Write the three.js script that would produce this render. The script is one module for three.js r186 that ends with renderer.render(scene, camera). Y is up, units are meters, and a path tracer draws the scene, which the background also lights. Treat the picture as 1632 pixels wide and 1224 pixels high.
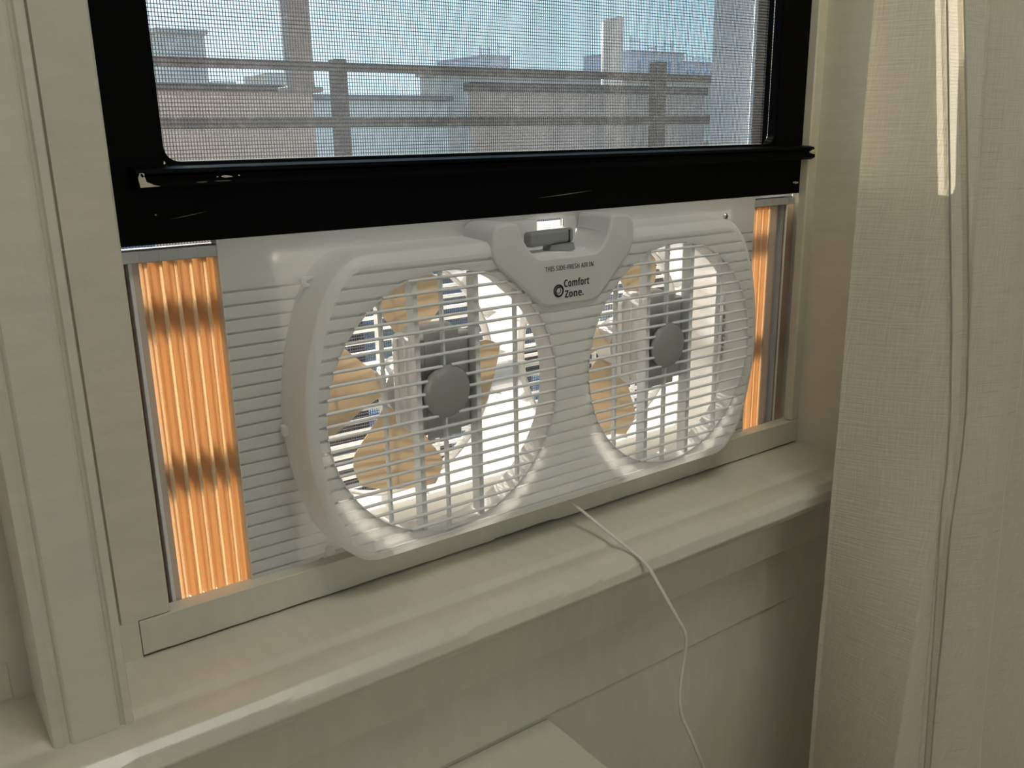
import * as THREE from 'three';
import { RoundedBoxGeometry } from 'three/addons/geometries/RoundedBoxGeometry.js';
import { mergeGeometries, mergeVertices, toCreasedNormals } from 'three/addons/utils/BufferGeometryUtils.js';
import { ImprovedNoise } from 'three/addons/math/ImprovedNoise.js';
import { TextGeometry } from 'three/addons/geometries/TextGeometry.js';
import { FontLoader } from 'three/addons/loaders/FontLoader.js';
import { RectAreaLightUniformsLib } from 'three/addons/lights/RectAreaLightUniformsLib.js';

// ---------- camera, sky, sun, area lights, exposure ----------
// origin: lower left corner of the fan's flange, on its room side; x right along the window, y up, z into the room
const scene = new THREE.Scene();
const camera = new THREE.PerspectiveCamera(46.84, 1632 / 1224, 0.02, 400);
camera.rotation.order = 'YXZ';
camera.position.set(-0.2011, 0.3407, 0.6375);
camera.rotation.set(-0.2723, -0.6226, -0.0180);
const renderer = new THREE.WebGLRenderer({ antialias: true });
renderer.toneMapping = THREE.LinearToneMapping;
renderer.toneMappingExposure = 1.0;
renderer.shadowMap.enabled = true;
RectAreaLightUniformsLib.init();

const SUN = new THREE.Vector3(0.03, 0.215, -1).normalize();          // towards the sun: low, almost straight in
{
  // clear sky: blue overhead, pale at the horizon, a wide bright glow round the sun
  const w = 1024, h = 512, d = new Float32Array(w * h * 4);
  for (let j = 0; j < h; j++) for (let i = 0; i < w; i++) {
    const el = ((j + 0.5) / h - 0.5) * Math.PI, az = ((i + 0.5) / w - 0.5) * 2 * Math.PI;
    const x = Math.cos(az) * Math.cos(el), y = Math.sin(el), z = Math.sin(az) * Math.cos(el);
    const ang = Math.acos(Math.min(1, x * SUN.x + y * SUN.y + z * SUN.z)), k = Math.exp(-Math.max(0, y) / 0.20), g = Math.exp(-ang / 0.20);
    const c = y < 0 ? [0.24, 0.25, 0.25] : [0.30 + 0.16 * k + 0.70 * g, 0.54 + 0.22 * k + 0.62 * g, 0.80 + 0.12 * k + 0.50 * g];
    for (let q = 0; q < 3; q++) d[(j * w + i) * 4 + q] = c[q];
    d[(j * w + i) * 4 + 3] = 1;
  }
  const t = new THREE.DataTexture(d, w, h, THREE.RGBAFormat, THREE.FloatType);
  t.mapping = THREE.EquirectangularReflectionMapping; t.magFilter = t.minFilter = THREE.LinearFilter; t.needsUpdate = true;
  scene.background = t;
}
scene.backgroundIntensity = 2.1;

const sun = new THREE.DirectionalLight(new THREE.Color(1.0, 0.91, 0.79), 22);
sun.position.copy(SUN).multiplyScalar(6).add(new THREE.Vector3(0.3, 0.2, 0));
sun.target.position.set(0.3, 0.2, 0);
sun.castShadow = true;
sun.shadow.mapSize.set(4096, 4096);
Object.assign(sun.shadow.camera, { left: -2, right: 2, top: 2, bottom: -2, near: 0.5, far: 14 });
sun.name = 'sun';
scene.add(sun, sun.target);

// ---------- helpers ----------
const V = (x, y, z) => new THREE.Vector3(x, y, z);
const used = new Map();
function numbered(n) { const k = used.get(n) ?? 0; used.set(n, k + 1); return k ? `${n}_${String(k).padStart(3, '0')}` : n; }
function put(name, geo, mat, parent = scene) {
  const g = Array.isArray(geo) ? (geo.length === 1 ? geo[0] : join(geo)) : geo;
  const m = new THREE.Mesh(g, mat);
  m.name = parent === scene ? numbered(name) : name; m.castShadow = m.receiveShadow = true;
  parent.add(m);
  return m;
}
function group(name, pos = [0, 0, 0], parent = scene) {
  const g = new THREE.Group(); g.name = parent === scene ? numbered(name) : name; g.position.set(...pos); parent.add(g); return g;
}
function tag(o, label, category, grp) { o.userData = { ...o.userData, label, category }; if (grp) o.userData.group = grp; return o; }
function struct(o, label) { o.userData.kind = 'structure'; if (label) o.userData.label = label; return o; }
function plain(g) {                                    // only position, normal, uv, non-indexed
  let h = g.index ? g.toNonIndexed() : g;
  for (const k of Object.keys(h.attributes)) if (!['position', 'normal', 'uv'].includes(k)) h.deleteAttribute(k);
  if (!h.attributes.normal) h.computeVertexNormals();
  if (!h.attributes.uv) h.setAttribute('uv', new THREE.BufferAttribute(new Float32Array(h.attributes.position.count * 2), 2));
  return h;
}
const join = (list) => mergeGeometries(list.map(plain));
function uvm(g, turn = false) {                        // uv in metres from the face's main axis
  const h = plain(g), p = h.attributes.position, n = h.attributes.normal, uv = h.attributes.uv;
  for (let i = 0; i < p.count; i++) {
    const ax = Math.abs(n.getX(i)), ay = Math.abs(n.getY(i)), az = Math.abs(n.getZ(i));
    let u, v;
    if (az >= ax && az >= ay) { u = p.getX(i); v = p.getY(i); } else if (ay >= ax) { u = p.getX(i); v = p.getZ(i); } else { u = p.getZ(i); v = p.getY(i); }
    uv.setXY(i, turn ? v : u, turn ? u : v);
  }
  return h;
}
function bx(x0, x1, y0, y1, z0, z1, r = 0.0015, turn = false) {
  const w = x1 - x0, h = y1 - y0, d = z1 - z0, rr = Math.min(r, w * 0.45, h * 0.45, d * 0.45);
  const g = rr > 1e-5 ? new RoundedBoxGeometry(w, h, d, 2, rr) : new THREE.BoxGeometry(w, h, d);
  g.translate((x0 + x1) / 2, (y0 + y1) / 2, (z0 + z1) / 2);
  return uvm(g, turn);
}
// profile [[z, y], ...] swept along x
function sweepX(profile, x0, x1, segs = 1, wob = null) {
  const n = profile.length, pos = [], idx = [];
  for (let s = 0; s <= segs; s++) {
    const x = x0 + (x1 - x0) * s / segs;
    for (const [z, y] of profile) { const w = wob ? wob(x, z, y) : 0; pos.push(x, y + w, z); }
  }
  for (let s = 0; s < segs; s++) for (let i = 0; i < n; i++) {
    const j = (i + 1) % n, a = s * n + i, b = s * n + j, c = a + n, d = b + n;
    idx.push(a, c, b, b, c, d);
  }
  const g = new THREE.BufferGeometry();
  g.setAttribute('position', new THREE.Float32BufferAttribute(pos, 3)); g.setIndex(idx);
  const caps = [];
  const tri = THREE.ShapeUtils.triangulateShape(profile.map(([z, y]) => new THREE.Vector2(z, y)), []);
  for (const [a, b, c] of tri) { caps.push([a, b, c], [segs * n + a, segs * n + c, segs * n + b]); }
  g.setIndex([...idx, ...caps.flat()]);
  return uvm(toCreasedNormals(g, 0.7));
}
// profile [[x, z], ...] raised along y
function sweepY(profile, y0, y1, turn = true) {
  const sh = new THREE.Shape(profile.map(([x, z]) => new THREE.Vector2(x, -z)));
  const g = new THREE.ExtrudeGeometry(sh, { depth: y1 - y0, bevelEnabled: false });
  g.rotateX(-Math.PI / 2); g.translate(0, y0, 0);
  return uvm(toCreasedNormals(g, 0.6), turn);
}
function extr(shape, z0, z1, bevel = 0, seg = 24) {
  const g = new THREE.ExtrudeGeometry(shape, { depth: z1 - z0 - 2 * bevel, bevelEnabled: bevel > 0, bevelThickness: bevel, bevelSize: bevel, bevelOffset: -bevel, bevelSegments: 2, curveSegments: seg });
  g.translate(0, 0, z0 + bevel);
  return uvm(g);
}
function tube(points, r, seg = 60, rad = 8) { return new THREE.TubeGeometry(new THREE.CatmullRomCurve3(points.map((p) => V(...p)), false, 'catmullrom', 0.5), seg, r, rad, false); }
let seed = 7;
const rnd = () => { seed = (seed * 16807) % 2147483647; return (seed & 0xfffffff) / 0x10000000; };
const noise = new ImprovedNoise();
const fbm = (x, y, z, o = 4) => { let s = 0, a = 1, t = 0; for (let i = 0; i < o; i++) { s += a * noise.noise(x, y, z + i * 7.3); t += a; a *= 0.5; x *= 2.03; y *= 2.03; } return s / t; };
// tileable-enough data texture; f(u, v) in 0..1 gives [r,g,b] or a number, 0..1
function tex(w, h, f, { srgb = false, rx = 1, ry = 1 } = {}) {
  const d = new Uint8Array(w * h * 4);
  for (let y = 0; y < h; y++) for (let x = 0; x < w; x++) {
    const c = f(x / w, y / h, x, y), o = (y * w + x) * 4;
    for (let k = 0; k < 3; k++) d[o + k] = Math.max(0, Math.min(255, Math.round(255 * (Array.isArray(c) ? c[k] : c))));
    d[o + 3] = 255;
  }
  const t = new THREE.DataTexture(d, w, h);
  t.wrapS = t.wrapT = THREE.MirroredRepeatWrapping; t.magFilter = t.minFilter = THREE.LinearFilter;
  if (srgb) t.colorSpace = THREE.SRGBColorSpace;
  t.repeat.set(rx, ry); t.needsUpdate = true;
  return t;
}

// ---------- materials ----------
// old brushed oil paint: long brush ridges along v, drips and pimples; a little yellowing in blotches
const paintBump = tex(512, 512, (u, v) => 0.5 + 0.38 * fbm(u * 26, v * 2.2, 1) + 0.22 * fbm(u * 9, v * 7, 3) + 0.12 * fbm(u * 70, v * 50, 5, 2), { rx: 4, ry: 4 });
const paintCol = tex(512, 512, (u, v) => { const a = fbm(u * 5, v * 4, 11), b = fbm(u * 40, v * 12, 13, 3), k = 1 + 0.045 * a + 0.03 * b; return [0.815 * k, 0.805 * k - 0.006 * a, 0.745 * k - 0.02 * a]; }, { srgb: true, rx: 2.2, ry: 2.2 });
const paint = new THREE.MeshPhysicalMaterial({ map: paintCol, bumpMap: paintBump, bumpScale: 0.0006, roughness: 0.42, specularIntensity: 0.7 });
const paintRough = new THREE.MeshPhysicalMaterial({ map: paintCol, bumpMap: paintBump, bumpScale: 0.0005, roughness: 0.40, specularIntensity: 0.8, clearcoat: 0.7, clearcoatRoughness: 0.26 });
const wallPaint = new THREE.MeshStandardMaterial({ map: paintCol, bumpMap: paintBump, bumpScale: 0.0004, roughness: 0.7 });
const roomPaint = new THREE.MeshStandardMaterial({ color: new THREE.Color(0.84, 0.83, 0.78), roughness: 0.9 });
const floorMat = new THREE.MeshStandardMaterial({ color: new THREE.Color(0.52, 0.45, 0.34), roughness: 0.5 });
const black = new THREE.MeshPhysicalMaterial({ color: new THREE.Color(0.0022, 0.0022, 0.0022), roughness: 0.45, bumpMap: paintBump, bumpScale: 0.0001, specularIntensity: 0.08 });
const chipMat = new THREE.MeshStandardMaterial({ color: new THREE.Color(0.55, 0.52, 0.42), roughness: 0.8 });
const darkBacking = new THREE.MeshStandardMaterial({ color: new THREE.Color(0.16, 0.10, 0.06), roughness: 0.85 });
const plasticBump = tex(256, 256, (u, v) => 0.5 + 0.4 * fbm(u * 60, v * 60, 21, 2), { rx: 12, ry: 12 });
const plastic = new THREE.MeshPhysicalMaterial({ color: new THREE.Color(0.86, 0.86, 0.84), roughness: 1, transmission: 0.42, thickness: 0, clearcoat: 0.5, clearcoatRoughness: 0.35, bumpMap: plasticBump, bumpScale: 0.00008 });
const plasticRear = new THREE.MeshPhysicalMaterial({ color: new THREE.Color(0.92, 0.92, 0.91), roughness: 1, transmission: 0.60, thickness: 0 });
const shadedHeaderMat = new THREE.MeshPhysicalMaterial({ color: new THREE.Color(0.42, 0.43, 0.43), roughness: 0.5 });  // grey carries the shadow of the sash on the header
const plasticSolid = new THREE.MeshPhysicalMaterial({ color: new THREE.Color(0.74, 0.75, 0.74), roughness: 0.42, bumpMap: plasticBump, bumpScale: 0.0001 });
const capMat = new THREE.MeshPhysicalMaterial({ color: new THREE.Color(0.31, 0.31, 0.29), roughness: 0.28, clearcoat: 0.6, clearcoatRoughness: 0.15 });
const knobMat = new THREE.MeshPhysicalMaterial({ color: new THREE.Color(0.26, 0.27, 0.25), roughness: 0.45 });
const bladeMat = new THREE.MeshPhysicalMaterial({ color: new THREE.Color(0.74, 0.63, 0.47), roughness: 1, transmission: 0.30, thickness: 0 });
const pleatTex = tex(256, 256, (u, v) => { const k = 0.95 + 0.05 * Math.sin(v * 256 * 1.57) + 0.06 * fbm(u * 50, v * 50, 31, 2); return [k, k, k]; }, { rx: 10, ry: 10 });
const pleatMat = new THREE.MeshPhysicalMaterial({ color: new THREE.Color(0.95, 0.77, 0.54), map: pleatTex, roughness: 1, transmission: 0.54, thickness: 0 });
const postMat = new THREE.MeshPhysicalMaterial({ color: new THREE.Color(0.36, 0.27, 0.20), roughness: 0.6 });  // brown stands for the shade on the white plastic end strips
const motorMat = new THREE.MeshPhysicalMaterial({ color: new THREE.Color(0.56, 0.56, 0.54), roughness: 0.4 });  // grey darkened for the shade on the motor front
const flapMat = new THREE.MeshPhysicalMaterial({ color: new THREE.Color(0.62, 0.52, 0.43), roughness: 1, transmission: 0.12, thickness: 0 });  // tan stands for warm light on the white plastic flaps
const postGrey = new THREE.MeshStandardMaterial({ color: new THREE.Color(0.46, 0.42, 0.39), roughness: 0.6 });  // grey stands for the shade on the white end post
const ink = new THREE.MeshStandardMaterial({ color: new THREE.Color(0.012, 0.012, 0.013), roughness: 0.6 });
const steel = new THREE.MeshStandardMaterial({ color: new THREE.Color(0.6, 0.6, 0.6), metalness: 1, roughness: 0.3 });
const dust = tex(512, 512, (u, v) => 0.62 + 0.3 * fbm(u * 8, v * 6, 41) + 0.3 * Math.max(0, fbm(u * 90, v * 90, 43, 2)) + (noise.noise(u * 150, v * 150, 4) > 0.62 ? 0.35 : 0), { rx: 1.6, ry: 1.6 });
const glass = new THREE.MeshPhysicalMaterial({ color: new THREE.Color(0.97, 0.98, 0.98), roughness: 0.17, roughnessMap: dust, transmission: 1, thickness: 0, ior: 1.45, specularIntensity: 0.3 });
const cleanGlass = new THREE.MeshPhysicalMaterial({ color: new THREE.Color(0.97, 0.98, 0.98), roughness: 0.05, transmission: 1, thickness: 0, ior: 1.45 });
const linenCol = tex(1024, 1024, (u, v, x, y) => {
  const wv = 0.5 + 0.5 * noise.noise(u * 420, v * 14, 51), wf = 0.5 + 0.5 * noise.noise(u * 14, v * 420, 53);
  const slub = Math.max(0, noise.noise(u * 8, v * 260, 55) - 0.42) * 1.1 + Math.max(0, noise.noise(u * 260, v * 8, 57) - 0.5) * 0.9;
  const k = 0.86 + 0.07 * wv + 0.07 * wf - 0.26 * slub;
  return [0.93 * k, 0.90 * k, 0.84 * k];
}, { srgb: true, rx: 3, ry: 3 });
const linenBump = tex(512, 512, (u, v) => 0.5 + 0.3 * noise.noise(u * 240, v * 10, 51) + 0.3 * noise.noise(u * 10, v * 240, 53), { rx: 3, ry: 3 });
const linen = new THREE.MeshPhysicalMaterial({ map: linenCol, bumpMap: linenBump, bumpScale: 0.0008, color: new THREE.Color(1.0, 0.99, 0.95), roughness: 1, transmission: 0.25, thickness: 0, side: THREE.DoubleSide });
const wireMat = new THREE.MeshStandardMaterial({ color: new THREE.Color(0.07, 0.075, 0.08), roughness: 0.6 });
const alu = new THREE.MeshStandardMaterial({ color: new THREE.Color(0.62, 0.66, 0.68), roughness: 0.5 });
const iron = new THREE.MeshPhysicalMaterial({ color: new THREE.Color(0.022, 0.027, 0.038), roughness: 0.8, specularIntensity: 0.3 });
const ironGrey = new THREE.MeshStandardMaterial({ color: new THREE.Color(0.16, 0.165, 0.16), roughness: 0.7 });

// ---------- main measures ----------
const W = 0.585, H = 0.2736;                           // fan flange
const XL = -0.066, XR = 0.656;                         // clear width between the stops
const SILL = -0.023, WALLZ = 0.070, OUT = -0.165;       // stool top, room face of the wall, outer face

// ---------- room shell ----------
const RX0 = -2.3, RX1 = 2.6, RY0 = -0.95, RY1 = 1.75, RZ1 = 3.6, WT = 0.12;
struct(put('floor', bx(RX0 - WT, RX1 + WT, RY0 - WT, RY0, OUT, RZ1 + WT, 0), floorMat), 'brown wooden floor of the room');
struct(put('ceiling', bx(RX0 - WT, RX1 + WT, RY1, RY1 + WT, OUT, RZ1 + WT, 0), roomPaint), 'pale painted ceiling of the room');
const LWZ0 = 0.75, LWZ1 = 2.25, LWY0 = 0.1, LWY1 = 1.5;                 // added window in the left wall
struct(put('wall_left', [bx(RX0 - WT, RX0, RY0, RY1, OUT, LWZ0, 0), bx(RX0 - WT, RX0, RY0, RY1, LWZ1, RZ1 + WT, 0), bx(RX0 - WT, RX0, RY0, LWY0, LWZ0, LWZ1, 0), bx(RX0 - WT, RX0, LWY1, RY1, LWZ0, LWZ1, 0)], roomPaint), 'pale painted wall on the left of the room');
struct(put('wall_right', bx(RX1, RX1 + WT, RY0, RY1, OUT, RZ1 + WT, 0), roomPaint), 'pale painted wall on the right of the room');
const BWX0 = 1.15, BWX1 = 2.25, BWY0 = -0.05, BWY1 = 1.35;             // window in the back wall
struct(put('wall_back', [bx(RX0, BWX0, RY0, RY1, RZ1, RZ1 + WT, 0), bx(BWX1, RX1, RY0, RY1, RZ1, RZ1 + WT, 0), bx(BWX0, BWX1, RY0, BWY0, RZ1, RZ1 + WT, 0), bx(BWX0, BWX1, BWY1, RY1, RZ1, RZ1 + WT, 0)], roomPaint), 'pale painted wall behind the viewer');
// the window wall: below the stool (the apron and cover stand on it), above the heads, beside the two windows
const LX0 = -0.93, LX1 = -0.208, HEAD = 1.22;          // clear opening of the neighbouring window on the left
struct(put('wall_front', [
  bx(RX0, RX1, RY0, -0.184, OUT, WALLZ - 0.0025, 0), bx(RX0, RX1, -0.184, -0.06, OUT, WALLZ, 0.001),
  bx(RX0, RX1, HEAD + 0.03, RY1, OUT, WALLZ, 0),
  bx(RX0, LX0 - 0.03, -0.06, HEAD + 0.03, OUT, WALLZ, 0), bx(0.727, RX1, -0.06, HEAD + 0.03, OUT, WALLZ, 0.002),
  bx(-0.19, -0.084, -0.06, HEAD + 0.03, OUT, 0.0, 0),
], wallPaint), 'cream painted wall holding the windows');

// ---------- window trim ----------
const crackY = (x) => -0.0212 + 0.0007 * fbm(x * 60, 0.3, 2) + 0.0011 * Math.max(0, fbm(x * 16, 4.2, 9)) + 0.0012 * THREE.MathUtils.smoothstep(x, 0.222, 0.226) * (1 - THREE.MathUtils.smoothstep(x, 0.293, 0.298));
// stool board under both windows, with its groove and rounded nose
const nose = [];
for (let a = 80; a >= -75; a -= 12) nose.push([0.1065 + 0.0135 * Math.cos(a * Math.PI / 180), -0.0372 + 0.0135 * Math.sin(a * Math.PI / 180)]);
const stoolProfile = [[OUT + 0.02, -0.0230], [0.055, -0.0230], [0.068, -0.0230], [0.0735, -0.0234], [0.0775, -0.0252], [0.0815, -0.0262], [0.0850, -0.0258], [0.0885, -0.0244], [0.094, -0.0237], [0.100, -0.0235], ...nose, [0.100, -0.0505], [0.060, -0.0510], [OUT + 0.02, -0.055]];
const wobble = (x, z, y) => (z > 0.06 ? 0.0005 * fbm(x * 14, z * 12, y * 12, 2) : 0.0003 * fbm(x * 20, z * 20, 4, 2));
struct(put('trim_1', sweepX(stoolProfile, RX0, 0.715, 260, wobble), paintRough), 'cream painted window stool with a rounded chipped nose');
struct(put('trim_2', sweepX([[WALLZ, -0.0505], [0.0855, -0.0505], [0.0860, -0.100], [0.0845, -0.1065], [WALLZ, -0.1085]], RX0, 0.95, 60, (x, z) => 0.0006 * fbm(x * 14, z * 9, 2)), paint), 'flat cream apron board under the window stool');
// board across the foot of the opening, its ragged lower edge leaves the dark crack over the stool
function footBoard(x0, x1) {
  const s = new THREE.Shape(); s.moveTo(x0, 0.0062); s.lineTo(x0, crackY(x0));
  for (let x = x0; x < x1; x += 0.003) s.lineTo(x, crackY(x));
  s.lineTo(x1, crackY(x1)); s.lineTo(x1, 0.0062); s.lineTo(x0, 0.0062);
  return extr(s, -0.004, 0.0118, 0.0006);
}
struct(put('trim_3', footBoard(-0.0885, 0.673), paint), 'cream painted board across the foot of the window, cracked along its lower edge');
struct(put('trim_14', bx(-0.088, 0.672, -0.0229, -0.0135, -0.03, -0.006, 0), darkBacking), 'dark strip added behind the cracked foot board to stop light leaks');  // backing strip added to block sun coming through the crack
struct(put('trim_4', footBoard(LX0 - 0.02, -0.1735), paint), 'cream painted board across the foot of the left window');
// inner stops
struct(put('trim_5', sweepY([[XL - 0.034, 0.0006], [XL, 0.0006], [XL, 0.0095], [XL - 0.0015, 0.0110], [XL - 0.034, 0.0112]], 0.0072, HEAD), paint), 'cream painted left window stop beside the black sash');
struct(put('trim_13', bx(-0.112, -0.0888, -0.024, 0.0072, 0.0, 0.0112, 0.0004, true), paint), 'cream painted foot of the left stop beside the cracked board');
struct(put('trim_6', sweepY([[0.6735, 0.0006], [0.6735, 0.0112], [XR + 0.0045, 0.0110], [XR + 0.003, 0.0095], [XR + 0.003, 0.0006]], 0.0072, HEAD), paint), 'cream painted right window stop beside the black sash');
struct(put('trim_7', sweepY([[-0.194, -0.02], [-0.194, 0.0095], [-0.1925, 0.0112], [-0.160, 0.0112], [-0.160, -0.02]], -0.024, HEAD), paint), 'cream painted stop of the left window');
// mullion casing between the windows: flat field, two beads
struct(put('trim_8', sweepY([
  [-0.1610, 0.0], [-0.1610, 0.0780], [-0.1600, 0.0800], [-0.1545, 0.0815], [-0.1528, 0.0800], [-0.1512, 0.0792], [-0.1500, 0.0812],
  [-0.1490, 0.0822], [-0.1250, 0.0822], [-0.1232, 0.0826], [-0.1215, 0.0815], [-0.1205, 0.0795], [-0.1190, 0.0800], [-0.1178, 0.0818], [-0.1135, 0.0812], [-0.1125, 0.0798], [-0.1125, 0.0],
], SILL - 0.004, HEAD), paint), 'cream painted mullion with beaded edges between two windows');
// right jamb lining, room side
struct(put('trim_9', bx(0.673, 0.716, SILL - 0.002, HEAD, -0.02, 0.082, 0.002, true), paint), 'cream painted right jamb of the window beside the curtain');
struct(put('trim_10', [bx(-1.0, 0.72, HEAD, HEAD + 0.05, -0.06, 0.082, 0.002), bx(LX0 - 0.05, LX0, -0.024, HEAD, -0.06, 0.082, 0.002, true)], paint), 'cream painted head and far left casing of the windows');
// outer jambs and outer sill
struct(put('trim_11', [bx(0.690, 0.72, -0.06, HEAD, OUT, -0.012, 0.001, true), bx(-0.10, -0.082, -0.06, HEAD, OUT, -0.012, 0.001, true), bx(-0.084, -0.066, -0.06, HEAD, -0.062, -0.048, 0.001, true)],
  new THREE.MeshStandardMaterial({ color: new THREE.Color(0.66, 0.70, 0.72), roughness: 0.5 })), 'weathered outer jambs of the window');

// ---------- windows ----------
function paneShape(x0, x1, y0, y1, r) {
  const s = new THREE.Shape();
  s.moveTo(x0 + r, y0); s.lineTo(x1 - r, y0); s.quadraticCurveTo(x1, y0, x1, y0 + r); s.lineTo(x1, y1 - r); s.quadraticCurveTo(x1, y1, x1 - r, y1);
  s.lineTo(x0 + r, y1); s.quadraticCurveTo(x0, y1, x0, y1 - r); s.lineTo(x0, y0 + r); s.quadraticCurveTo(x0, y0, x0 + r, y0);
  return s;
}
function sash(parent, x0, x1, y0, y1, gx0, gx1, gy0, gy1, zf, zb, mat, pane) {
  put('stile', bx(x0, gx0, gy0 - 0.001, y1, zb, zf, 0.0004, true), mat, parent);
  put('stile', bx(gx1, x1, gy0 - 0.001, y1, zb, zf, 0.0004, true), mat, parent);
  put('bottom_rail', bx(x0, x1, y0, gy0, zb, zf, 0.0006), mat, parent);
  put('top_rail', bx(gx0 - 0.001, gx1 + 0.001, gy1, y1, zb, zf, 0.002), mat, parent);
  // round-cornered glazing bead
  const o = paneShape(gx0 - 0.002, gx1 + 0.002, gy0 - 0.002, gy1 + 0.002, 0.014); o.holes.push(paneShape(gx0 + 0.0015, gx1 - 0.0015, gy0 + 0.0015, gy1 - 0.0015, 0.012));
  put('glazing_bead', extr(o, zf - 0.012, zf - 0.0015, 0.001), mat, parent);
  put('glass_pane', extr(paneShape(gx0, gx1, gy0, gy1, 0.008), zb + 0.012, zb + 0.015, 0), pane, parent);
}
const w1 = group('window_1');
struct(w1, 'black painted lower sash with dusty glass raised above the fan');
sash(w1, -0.0720, 0.6620, H, 0.98, -0.0295, 0.6145, 0.3265, 0.94, 0.0, -0.034, black, glass);
put('glint_strip', bx(-0.024, 0.606, 0.3268, 0.3283, -0.0185, -0.0125, 0.0004), new THREE.MeshStandardMaterial({ color: new THREE.Color(0.75, 0.76, 0.74), roughness: 0.7 }), w1);  // pale strip drawn for the sun glint along the bead ledge
// ledge strip across the bottom rail, its right end runs over the stop
{
  const pr = [[-0.002, 0.3105], [0.016, 0.3108], [0.0205, 0.3130], [0.0205, 0.3160], [0.0165, 0.3175], [0.0165, 0.3195], [0.0195, 0.3215], [0.0185, 0.3240], [0.012, 0.3252], [-0.002, 0.3258]];
  const strip = put('ledge_strip', sweepX(pr, -0.0530, 0.6560, 80, (x, z) => 0.0004 * fbm(x * 40, z * 60, 8)), black, w1);
  // chips where the black paint is gone
  const chip = (x, y, pts) => {
    const s = new THREE.Shape(pts.map(([a, b]) => new THREE.Vector2(x + a, y + b)));
    return extr(s, 0.0201, 0.0209, 0);
  };
  const ragged = (w, h, n) => Array.from({ length: n }, (_, i) => { const a = i / n * 2 * Math.PI, k = 0.6 + 0.5 * rnd(); return [w * k * Math.cos(a), h * k * Math.sin(a)]; });
  put('paint_chip', [chip(-0.0515, 0.3128, [[0, 0], [0.0125, 0.0004], [0.0085, 0.0014], [0.0062, 0.0026], [0.0042, 0.0034], [0.0034, 0.0062], [0.0022, 0.0086], [0.0006, 0.0092], [-0.0008, 0.006]]), chip(-0.0492, 0.3205, ragged(0.0016, 0.0018, 9))], chipMat, strip);
  put('paint_chip', [chip(0.0055, 0.3178, ragged(0.0042, 0.0008, 14)), chip(0.0140, 0.3182, ragged(0.0007, 0.0006, 8)), chip(-0.001, 0.3178, ragged(0.0006, 0.0005, 7))], chipMat, strip);
  put('paint_chip', [chip(-0.012, 0.3148, ragged(0.0045, 0.0005, 12)), chip(0.002, 0.3150, ragged(0.006, 0.0004, 14))], new THREE.MeshStandardMaterial({ color: new THREE.Color(0.12, 0.12, 0.11), roughness: 0.9 }), strip);
  // broken grey end of the strip over the right stop
  const lump = new THREE.IcosahedronGeometry(1, 3), p = lump.attributes.position;
  for (let i = 0; i < p.count; i++) { const k = 1 + 0.35 * fbm(p.getX(i) * 2, p.getY(i) * 2, p.getZ(i) * 2 + 3, 3); p.setXYZ(i, 0.6555 + 0.0045 * k * p.getX(i), 0.3185 + 0.0052 * k * p.getY(i), 0.0155 + 0.005 * k * p.getZ(i)); }
  lump.computeVertexNormals();
  put('paint_chip', lump, chipMat, strip);
  // scratches and a pin on the rail below
  const rail = w1.children.find((c) => c.name === 'bottom_rail');
  const scr = (x0, y0, x1, y1, w) => extr(new THREE.Shape([new THREE.Vector2(x0, y0), new THREE.Vector2((x0 + x1) / 2, (y0 + y1) / 2 - w), new THREE.Vector2(x1, y1), new THREE.Vector2((x0 + x1) / 2, (y0 + y1) / 2 + w * 0.3)]), -0.0002, 0.0003, 0);
  put('scratch', [scr(0.288, 0.2875, 0.352, 0.2912, 0.0006), scr(-0.030, 0.2900, -0.004, 0.2938, 0.0003)], new THREE.MeshStandardMaterial({ color: new THREE.Color(0.3, 0.3, 0.29), roughness: 0.7 }), rail);
  put('paint_chip', [chip(-0.0392, 0.2935, ragged(0.0007, 0.0007, 9)).translate(0, 0, -0.02), chip(0.652, 0.2855, ragged(0.006, 0.0014, 12)).translate(0, 0, -0.02)], chipMat, rail);
}
const w2 = group('window_2');
struct(w2, 'upper outer sash with clear glass');
sash(w2, -0.0720, 0.6620, 0.94, HEAD, -0.0295, 0.6145, 0.98, HEAD - 0.04, -0.038, -0.062, black, cleanGlass);
const w3 = group('window_3');
struct(w3, 'left neighbouring window with black sash and clear glass');
sash(w3, LX0, LX1 + 0.01, 0.007, 0.62, LX0 + 0.04, LX1 - 0.03, 0.05, 0.58, -0.010, -0.036, black, cleanGlass);
sash(w3, LX0, LX1 + 0.01, 0.60, HEAD, LX0 + 0.04, LX1 - 0.03, 0.64, HEAD - 0.04, -0.038, -0.062, black, cleanGlass);
put('unseen_blind', bx(LX0 + 0.02, LX1 - 0.01, 0.03, HEAD - 0.02, -0.008, -0.006, 0), new THREE.MeshPhysicalMaterial({ color: new THREE.Color(0.80, 0.68, 0.55), roughness: 1, transmission: 0.10, thickness: 0 }), w3);  // unseen blind added to hold back the blue sky light
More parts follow.
